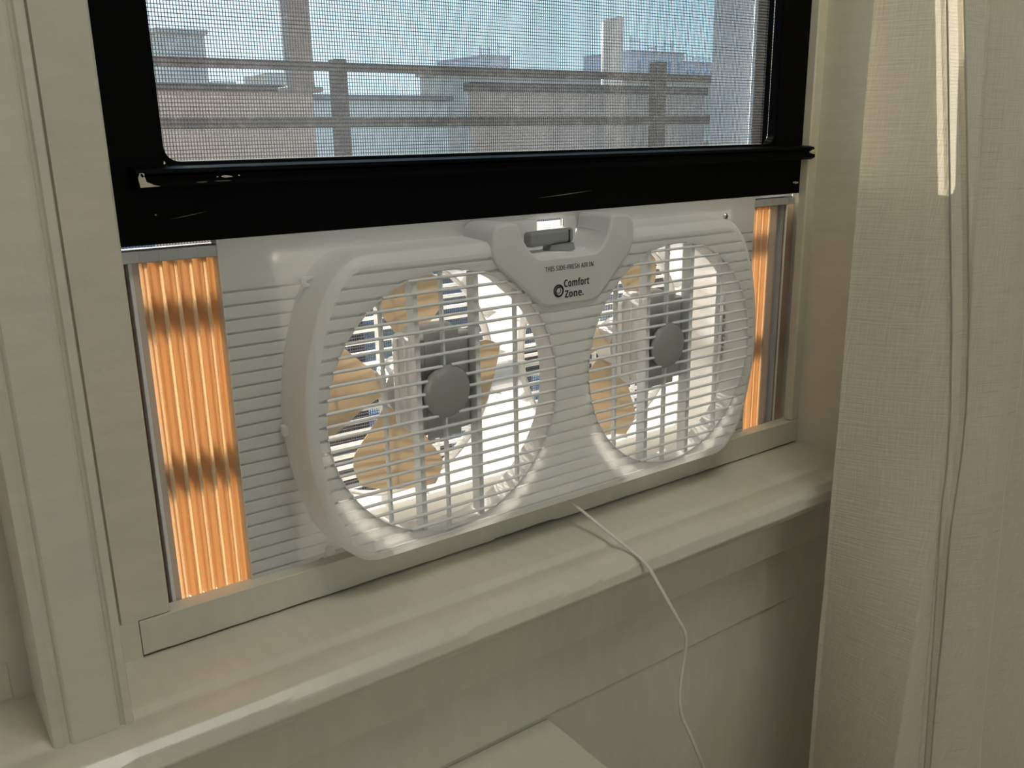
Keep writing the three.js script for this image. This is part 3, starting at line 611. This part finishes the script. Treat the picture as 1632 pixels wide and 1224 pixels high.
// flat twin cord
{
  const path = [[0.300, 0.012, -0.002], [0.3015, 0.0085, 0.010], [0.3040, 0.0010, 0.030], [0.3065, -0.0105, 0.070], [0.3080, -0.0195, 0.104], [0.3105, -0.0270, 0.1235], [0.3190, -0.0520, 0.1370], [0.3330, -0.0800, 0.1420], [0.3440, -0.1000, 0.1430], [0.3466, -0.1180, 0.1420], [0.3448, -0.1420, 0.1405], [0.3430, -0.1660, 0.1400], [0.3465, -0.1900, 0.1405], [0.3590, -0.2160, 0.1400], [0.3810, -0.2660, 0.1400], [0.4000, -0.3200, 0.1380], [0.4100, -0.5000, 0.13], [0.42, -0.93, 0.12]];
  const curve = new THREE.CatmullRomCurve3(path.map((q) => V(...q)), false, 'centripetal'), N = 170, shape = [];
  for (let i = 0; i < 16; i++) { const a = i / 16 * 2 * Math.PI, lobe = 0.0011 * (1 - 0.35 * Math.exp(-((Math.cos(a) / 0.28) ** 2))); shape.push([1.75 * lobe * Math.cos(a), 1.35 * lobe * Math.sin(a)]); }
  const pos = [], idx = [];
  for (let i = 0; i <= N; i++) {
    const q = curve.getPointAt(i / N), t = curve.getTangentAt(i / N), tw = -0.35 + 2.2 * THREE.MathUtils.smoothstep(i / N, 0.30, 0.42) + 1.1 * THREE.MathUtils.smoothstep(i / N, 0.46, 0.60);
    let s = V(1, 0, 0).sub(t.clone().multiplyScalar(t.x)).normalize(); const up = t.clone().cross(s);
    s = s.multiplyScalar(Math.cos(tw)).addScaledVector(up, Math.sin(tw)); const n2 = t.clone().cross(s);
    for (const [a, b] of shape) pos.push(q.x + s.x * a + n2.x * b, q.y + s.y * a + n2.y * b, q.z + s.z * a + n2.z * b);
  }
  for (let i = 0; i < N; i++) for (let j = 0; j < 16; j++) { const k = (j + 1) % 16, a = i * 16 + j, b = i * 16 + k; idx.push(a, b, a + 16, b, b + 16, a + 16); }
  const g = new THREE.BufferGeometry(); g.setAttribute('position', new THREE.Float32BufferAttribute(pos, 3)); g.setIndex(idx); g.computeVertexNormals();
  const cord = put('power_cord', g, new THREE.MeshPhysicalMaterial({ color: new THREE.Color(0.74, 0.72, 0.66), roughness: 0.45 }), fan);
  cord.userData.label = 'flat white two-wire cord hanging over the stool';
}

// ---------- curtain ----------
{
  const c = group('curtain'); tag(c, 'cream linen curtain hanging in soft folds at the right of the window', 'curtain');
  // fold lines down the cloth as [height, x] in the plane z = 0.22 or 0.218, brought onto a cloth that flares into the room
  const L = [[0.4405, 0.5374], [0.3433, 0.5604], [0.2658, 0.5792], [0.1753, 0.6021], [0.0801, 0.6218], [0.0201, 0.629], [-0.0202, 0.6295], [-0.0557, 0.6334], [-0.1689, 0.6486], [-0.2498, 0.659], [-0.3578, 0.6745]];
  const Rr = [[0.4427, 0.5658], [0.3431, 0.5928], [0.2634, 0.6134], [0.1705, 0.6373], [0.0729, 0.6564], [0.0124, 0.6594], [-0.0287, 0.6589], [-0.0636, 0.6581], [-0.1783, 0.6717], [-0.2592, 0.6786], [-0.3677, 0.6919]];
  const F = [[0.4463, 0.6206], [0.3428, 0.6295], [0.23, 0.6381], [0.1376, 0.652], [0.0719, 0.6615], [0.0114, 0.6633], [-0.0298, 0.6628], [-0.0647, 0.662], [-0.1799, 0.6758], [-0.2609, 0.6828], [-0.3699, 0.6964]];
  const Q = [[0.4409, 0.5366], [0.1748, 0.6005], [0.0192, 0.6280], [-0.0315, 0.6290], [-0.0547, 0.6273], [-0.1599, 0.6212], [-0.331, 0.6171]];
  const zRidge = (y) => 0.22 + THREE.MathUtils.clamp(0.2 - y, -0.4, 0.6) * 0.085;
  const moved = (list) => list.map(([y, x]) => { const k = (zRidge(y) - 0.6375) / (0.219 - 0.6375); return [0.3407 + (y - 0.3407) * k, -0.2011 + (x + 0.2011) * k]; });
  const line = (list) => { const m = moved(list); return (y) => {
    let i = 0; while (i < m.length - 2 && y < m[i + 1][0]) i++;
    const [ya, xa] = m[i], [yb, xb] = m[i + 1], t = THREE.MathUtils.clamp((y - ya) / (yb - ya), -0.6, 1.6); return xa + (xb - xa) * t;
  }; };
  const fL = line(L), fR = line(Rr), fF = line(F), fQ = line(Q);
  const nV = 200, y0 = RY0 + 0.02, y1 = 1.5, per = 9, pos = [], uv = [], idx = [];
  let nU = 0;
  for (let j = 0; j <= nV; j++) {
    const y = y1 + (y0 - y1) * j / nV, yc = THREE.MathUtils.clamp(y, -0.5, 0.55), z = zRidge(yc);
    const xl = fL(yc), xr = Math.max(fR(yc), xl + 0.006), xf = Math.max(fF(yc), xr + 0.003), xq = Math.min(fQ(yc), xl - 0.0012);
    const e = (x, t) => 0.544 + (x - 0.544) * t, sag = 0.004;
    const K = [[xl - 0.003, z - 0.050], [xl - 0.014, z - 0.056], [0.5500, 0.1480], [0.5440, 0.1495], [0.5465, 0.1535],
      [e(xq, 0.35), 0.1535 + (z - 0.1535) * 0.38 + sag * 0.6], [e(xq, 0.7), 0.1535 + (z - 0.1535) * 0.70 + sag], [xq, z - 0.0035], [xl - 0.0004, z - 0.0004 - 0.10 * (xl - xq)], [xl, z + 0.0006 - 0.10 * (xl - xq)],
      [xl + 0.0008, z - 0.0046 - 0.10 * (xl - xq)], [xr - 0.0014, z - 0.0060], [xr - 0.0004, z - 0.0012], [xr + 0.0004, z - 0.0012], [xr + 0.0014, z - 0.0066], [xf - 0.0008, z - 0.0060 - 0.06 * (xf - xr)], [xf, z - 0.0030 - 0.06 * (xf - xr)],
      [xf + 0.0012, z - 0.0130], [xf + 0.010, z - 0.026], [xf + 0.030, z - 0.034], [xf + 0.060, z - 0.030], [xf + 0.095, z - 0.014], [xf + 0.125, z - 0.012], [xf + 0.150, z - 0.022], [xf + 0.158, z - 0.036], [xf + 0.185, z - 0.060], [xf + 0.23, z - 0.050], [xf + 0.30, z - 0.030], [xf + 0.36, z - 0.050]];
    let d = 0, n = 0, px = 0, pz = 0;
    for (let i = 0; i + 1 < K.length; i++) for (let q = 0; q < per || (i + 2 === K.length && q === per); q++) {
      const t = q / per, x = K[i][0] + (K[i + 1][0] - K[i][0]) * t, zz = K[i][1] + (K[i + 1][1] - K[i][1]) * t, k = 0.0009 * fbm(n * 0.06, y * 6, 3, 3);
      if (n) d += Math.hypot(x - px, zz - pz);
      pos.push(x + k, y, zz + k); uv.push(d, y); px = x; pz = zz; n++;
    }
    nU = n - 1;
  }
  for (let j = 0; j < nV; j++) for (let i = 0; i < nU; i++) { const a = j * (nU + 1) + i, b = a + 1, d = a + nU + 1, e = d + 1; idx.push(a, d, b, b, d, e); }
  const g = new THREE.BufferGeometry(); g.setAttribute('position', new THREE.Float32BufferAttribute(pos, 3)); g.setAttribute('uv', new THREE.Float32BufferAttribute(uv, 2)); g.setIndex(idx); g.computeVertexNormals();
  put('cloth', g, linen, c);
  const edge = (f, dx, dz) => { const p = []; for (let y = 0.6; y > -0.6; y -= 0.03) { const yc = THREE.MathUtils.clamp(y, -0.5, 0.55); p.push([f(yc) + dx, y, zRidge(yc) + dz]); } return tube(p, 0.0008, 160, 6); };
  put('hem_edge', edge((y) => fL(y), 0, 0.0012), linen, c);
  put('hem_edge', edge((y) => Math.max(fR(y), fL(y) + 0.006), 0, -0.0004), linen, c);
}

// ---------- low cover below the stool ----------
{
  const r = group('radiator_cover'); tag(r, 'white painted boxy cover standing against the wall below the window stool', 'cover');
  const top = new THREE.Shape([[-1.2, 0.0678], [0.2428, 0.0678], [0.2400, 0.32], [-1.2, 0.32]].map(([x, z]) => new THREE.Vector2(x, -z)));
  const g = new THREE.ExtrudeGeometry(top, { depth: 0.022, bevelEnabled: true, bevelThickness: 0.002, bevelSize: 0.002, bevelOffset: -0.002, bevelSegments: 2 }); g.rotateX(-Math.PI / 2); g.translate(0, -0.2125, 0);
  put('top_board', uvm(g), paintRough, r);
  put('side_panel', bx(0.214, 0.2340, RY0 + 0.001, -0.2120, 0.0678, 0.308, 0.001, true), paintRough, r);
  put('front_panel', bx(-1.19, 0.2140, RY0 + 0.001, -0.2120, 0.290, 0.308, 0.001), paintRough, r);
}

// ---------- outside ----------
{
  const stoneTex = tex(256, 256, (u, v) => { const k = 0.62 + 0.2 * fbm(u * 30, v * 30, 61) + 0.14 * fbm(u * 90, v * 60, 63, 2); return [k, k, k * 0.98]; }, { srgb: true, rx: 6, ry: 6 });
  const stone = new THREE.MeshStandardMaterial({ map: stoneTex, roughness: 0.95 });
  const s = new THREE.Shape(); s.moveTo(0.7205, -0.06); s.lineTo(0.7265, -0.06);
  const prof = []; for (let y = -0.06; y < HEAD; y += 0.012) prof.push([y, -0.160 + 0.006 * fbm(y * 22, 1, 5, 3)]);
  const pos = [], idx = [];
  for (const [y, z] of prof) pos.push(0.7205, y, -0.09, 0.7205, y, z, 0.7265, y, z - 0.002, 0.7265, y, -0.09);
  for (let i = 0; i + 1 < prof.length; i++) for (let j = 0; j < 4; j++) { const k = (j + 1) % 4, a = i * 4 + j, b = i * 4 + k; idx.push(a, b, a + 4, b, b + 4, a + 4); }
  const g = new THREE.BufferGeometry(); g.setAttribute('position', new THREE.Float32BufferAttribute(pos, 3)); g.setIndex(idx); g.computeVertexNormals();
  struct(put('trim_12', uvm(g), stone), 'rough grey masonry reveal outside the window');
  for (const [z, y0] of [[-0.1565, 0.25], [-0.132, 0.25]]) {
    put('sealant_line', tube([[0.7190, y0, z], [0.7187, 0.5, z + 0.001], [0.7192, 0.8, z - 0.001], [0.7189, HEAD, z]], 0.0016, 40, 6), new THREE.MeshStandardMaterial({ color: new THREE.Color(0.8, 0.8, 0.78), roughness: 0.7 }), scene.children.find((q) => q.name === 'trim_12'));
  }

  // outer face of the own house, dark brick round the openings
  const dark = new THREE.MeshStandardMaterial({ color: new THREE.Color(0.17, 0.10, 0.08), roughness: 0.95 });
  struct(put('wall_outside', [bx(RX0, RX1, -18, -0.06, OUT - 0.06, OUT - 0.001, 0), bx(RX0, RX1, HEAD + 0.03, 4, OUT - 0.06, OUT - 0.001, 0), bx(0.84, RX1, -0.06, HEAD + 0.03, OUT - 0.06, OUT - 0.001, 0), bx(-0.19, -0.11, -0.06, HEAD + 0.03, OUT - 0.06, OUT - 0.001, 0), bx(RX0, LX0 - 0.03, -0.06, HEAD + 0.03, OUT - 0.06, OUT - 0.001, 0)], dark), 'dark brick outer face of the house wall');

  // fire escape rail in front of the window
  const f = group('fire_escape_railing'); tag(f, 'dark iron fire escape railing just outside the window', 'railing');
  put('rail', bx(-0.60, 3.2, 0.490, 0.508, -1.330, -1.295, 0.003), iron, f);
  put('rail', bx(-0.60, 3.2, 0.367, 0.391, -1.320, -1.300, 0.003), iron, f);
  put('rail', bx(-0.60, 3.2, -0.30, -0.28, -1.320, -1.300, 0.003), iron, f);
  put('post', bx(0.712, 0.744, -0.60, 0.515, -1.325, -1.293, 0.003), iron, f);
  put('post', bx(1.715, 1.757, -0.60, 0.540, -1.325, -1.293, 0.003), iron, f);
  put('post', bx(3.0, 3.04, -0.60, 0.515, -1.325, -1.293, 0.003), iron, f);

  const st = group('stair_stringer'); tag(st, 'grey steel upright hanging beyond the railing, ending in mid air', 'post');
  put('upright', bx(1.061, 1.145, 0.515, 3.2, -2.43, -2.37, 0.006, true), ironGrey, st);
  put('foot_plate', bx(1.040, 1.166, 0.500, 0.517, -2.45, -2.35, 0.003), ironGrey, st);
  const sr = group('roof_parapet'); tag(sr, 'pale roof parapet with a dark flat coping beyond the iron railing', 'parapet');
  put('coping', bx(0.70, 1.42, 0.528, 0.557, -3.05, -2.98, 0.004), iron, sr);
  put('coping', bx(2.19, 3.8, 0.546, 0.588, -3.05, -2.98, 0.004), iron, sr);
  const render_ = new THREE.MeshStandardMaterial({ map: stoneTex, color: new THREE.Color(1.0, 1.0, 0.98), roughness: 0.95 });
  put('wall', bx(0.71, 1.41, -0.15, 0.529, -3.03, -2.99, 0.004), render_, sr);
  put('wall', bx(2.20, 3.79, -0.15, 0.547, -3.03, -2.99, 0.004), render_, sr);
  put('kerb', bx(0.70, 3.8, -0.20, -0.15, -3.10, -2.98, 0.004), ironGrey, sr);

  const vp = group('vent_pipe', [3.986, -3.2, -4.0]); tag(vp, 'tall pale vent pipe with a slanted open top standing above the roofs', 'pipe');
  const pg = new THREE.CylinderGeometry(0.070, 0.070, 4.27, 40, 1, true).translate(0, 2.135, 0), pp = pg.attributes.position;
  for (let i = 0; i < pp.count; i++) if (pp.getY(i) > 2) pp.setY(i, pp.getY(i) + 0.25 * pp.getX(i));
  pg.computeVertexNormals();
  put('shaft', pg, new THREE.MeshStandardMaterial({ color: new THREE.Color(0.58, 0.57, 0.52), roughness: 0.6, side: THREE.DoubleSide }), vp);
  put('collar', new THREE.TorusGeometry(0.0715, 0.004, 8, 40).rotateX(Math.PI / 2).translate(0, 3.35, 0), alu, vp);

  // red-brick house across the street with a slate-blue roof strip
  const brickTex = tex(512, 512, (u, v, x, y) => {
    const row = Math.floor(y / 16), bxx = (x + (row % 2) * 32) % 512, mort = y % 16 < 3 || bxx % 64 < 3, k = 0.75 + 0.35 * noise.noise(Math.floor(bxx / 64) * 3.7, row * 2.3, 5) + 0.12 * fbm(u * 60, v * 60, 71, 2);
    return mort ? [0.42 * k, 0.36 * k, 0.33 * k] : [0.50 * k, 0.24 * k, 0.19 * k];
  }, { srgb: true, rx: 0.42, ry: 0.42 });
  const brick = new THREE.MeshStandardMaterial({ map: brickTex, roughness: 0.95 });
  const slate = new THREE.MeshStandardMaterial({ color: new THREE.Color(0.20, 0.27, 0.42), roughness: 0.6 });
  const house = (name, label, x0, x1, y0, y1, z0, z1, mat, opts = {}) => {
    const h = group(name); tag(h, label, 'building');
    put('wall', bx(x0, x1, y0, y1, z0, z1, 0.02), mat, h);
    put('cornice', bx(x0 - 0.15, x1 + 0.15, y1, y1 + 0.14, z0, z1 + 0.15, 0.02), opts.top ?? ironGrey, h);
    const nx = opts.nx ?? 0, ny = opts.ny ?? 0;
    for (let i = 0; i < nx; i++) for (let j = 0; j < ny; j++) {
      const w = (x1 - x0) / nx, hh = (y1 - y0) / ny, a = x0 + w * (i + 0.28), b = y0 + hh * (j + 0.25);
      const wd = put('window', bx(a, a + w * 0.44, b, b + hh * 0.55, z1 - 0.02, z1 + 0.03, 0.005), alu, h);
      put('pane', bx(a + w * 0.04, a + w * 0.40, b + hh * 0.04, b + hh * 0.51, z1 + 0.02, z1 + 0.04, 0.002), slate, wd);
    }
    return h;
  };
  house('brick_building', 'red brick building across the street seen through the fan grilles', 0, 12.3, -18, -4.0, -22, -14, brick, { nx: 6, ny: 5 });
  const rb = house('brick_building', 'taller red brick building to the right seen through the right fan grille', 12.5, 22, -18, -1.9, -22, -14, brick, { nx: 4, ny: 6 });
  const rf = group('slate_roof_house'); tag(rf, 'house front with slate blue tiles above the red brick building', 'building');
  put('wall', bx(0, 12.4, -18, -0.9, -26, -18, 0.02), slate, rf);
  for (let k = 0; k < 9; k++) put('roof_course', bx(0, 12.4, -5.6 + k * 0.5, -5.52 + k * 0.5, -18.0, -17.93, 0), ironGrey, rf);

  // skyline over the roofs
  const grey = new THREE.MeshStandardMaterial({ color: new THREE.Color(0.56, 0.50, 0.42), roughness: 0.95 });
  const paleGrey = new THREE.MeshStandardMaterial({ color: new THREE.Color(0.80, 0.70, 0.58), roughness: 0.95 });
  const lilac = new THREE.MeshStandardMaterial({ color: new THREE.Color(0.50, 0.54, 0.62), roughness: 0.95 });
  const rowA = house('row_house', 'long low grey building filling the lower half of the window view', 2.0, 15.2, -18, 1.45, -30, -24, paleGrey, {});
  const rowB = house('row_house', 'grey building with a flat roof to the right of the vent pipe', 15.4, 40, -18, 2.25, -26, -24.6, grey, {});
  const tower = put('roof_tower', [bx(6.7, 7.85, 1.55, 3.05, -26, -24.1, 0.02), bx(6.6, 7.95, 3.05, 3.16, -26, -24.0, 0.02)], grey, rowA);
  tower.userData.label = 'square grey roof tower';
  put('roof_hut', bx(7.95, 8.6, 1.55, 1.9, -26, -24.1, 0.02), grey, rowA);
  put('roof_hut', bx(9.5, 10.8, 1.55, 2.15, -26, -24.1, 0.02), grey, rowA);
  const red = new THREE.MeshStandardMaterial({ color: new THREE.Color(0.50, 0.16, 0.10), roughness: 0.7 });
  const bal = put('balcony_rail', [bx(23.3, 28.8, 0.78, 1.03, -24.7, -24.45, 0.02), ...[23.8, 25.2, 26.6, 28.0, 28.6].map((x) => bx(x, x + 0.12, 0.2, 0.8, -24.6, -24.5, 0.01))], red, rowB);
  bal.userData.label = 'rust red balcony rail';
  put('balcony_slab', bx(23.2, 28.9, 0.0, 0.2, -24.7, -24.3, 0.02), paleGrey, rowB);
  const far = (label, x0, x1, y0, y1, z, n) => {
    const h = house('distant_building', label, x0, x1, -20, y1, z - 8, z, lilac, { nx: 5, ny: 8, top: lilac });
    for (let i = 0; i < n; i++) { const x = x0 + (x1 - x0) * (i + 0.3) / n, hgt = 0.7 + 0.9 * rnd(); put('roof_frame', [bx(x, x + 0.12, y1, y1 + hgt, z - 1, z - 0.88, 0), bx(x, x + (x1 - x0) / n, y1 + hgt * 0.7, y1 + hgt * 0.7 + 0.1, z - 1, z - 0.9, 0)], lilac, h); }
    return h;
  };
  far('small distant lilac building with a roof mast left of the vent pipe', 47.9, 50.9, 6.2, 7.4, -70, 3);
  far('broad distant lilac building with roof frames right of the vent pipe', 66.6, 73.9, 6.6, 8.5, -70, 6);
  far('lower distant lilac building at the right end of the skyline', 79.2, 84.4, 7.3, 8.2, -75, 5);
  struct(put('ground', bx(-80, 160, -18.4, -18, -160, -3, 0), new THREE.MeshStandardMaterial({ color: new THREE.Color(0.22, 0.22, 0.22), roughness: 0.95 })), 'grey street far below the window');
}

renderer.render(scene, camera);
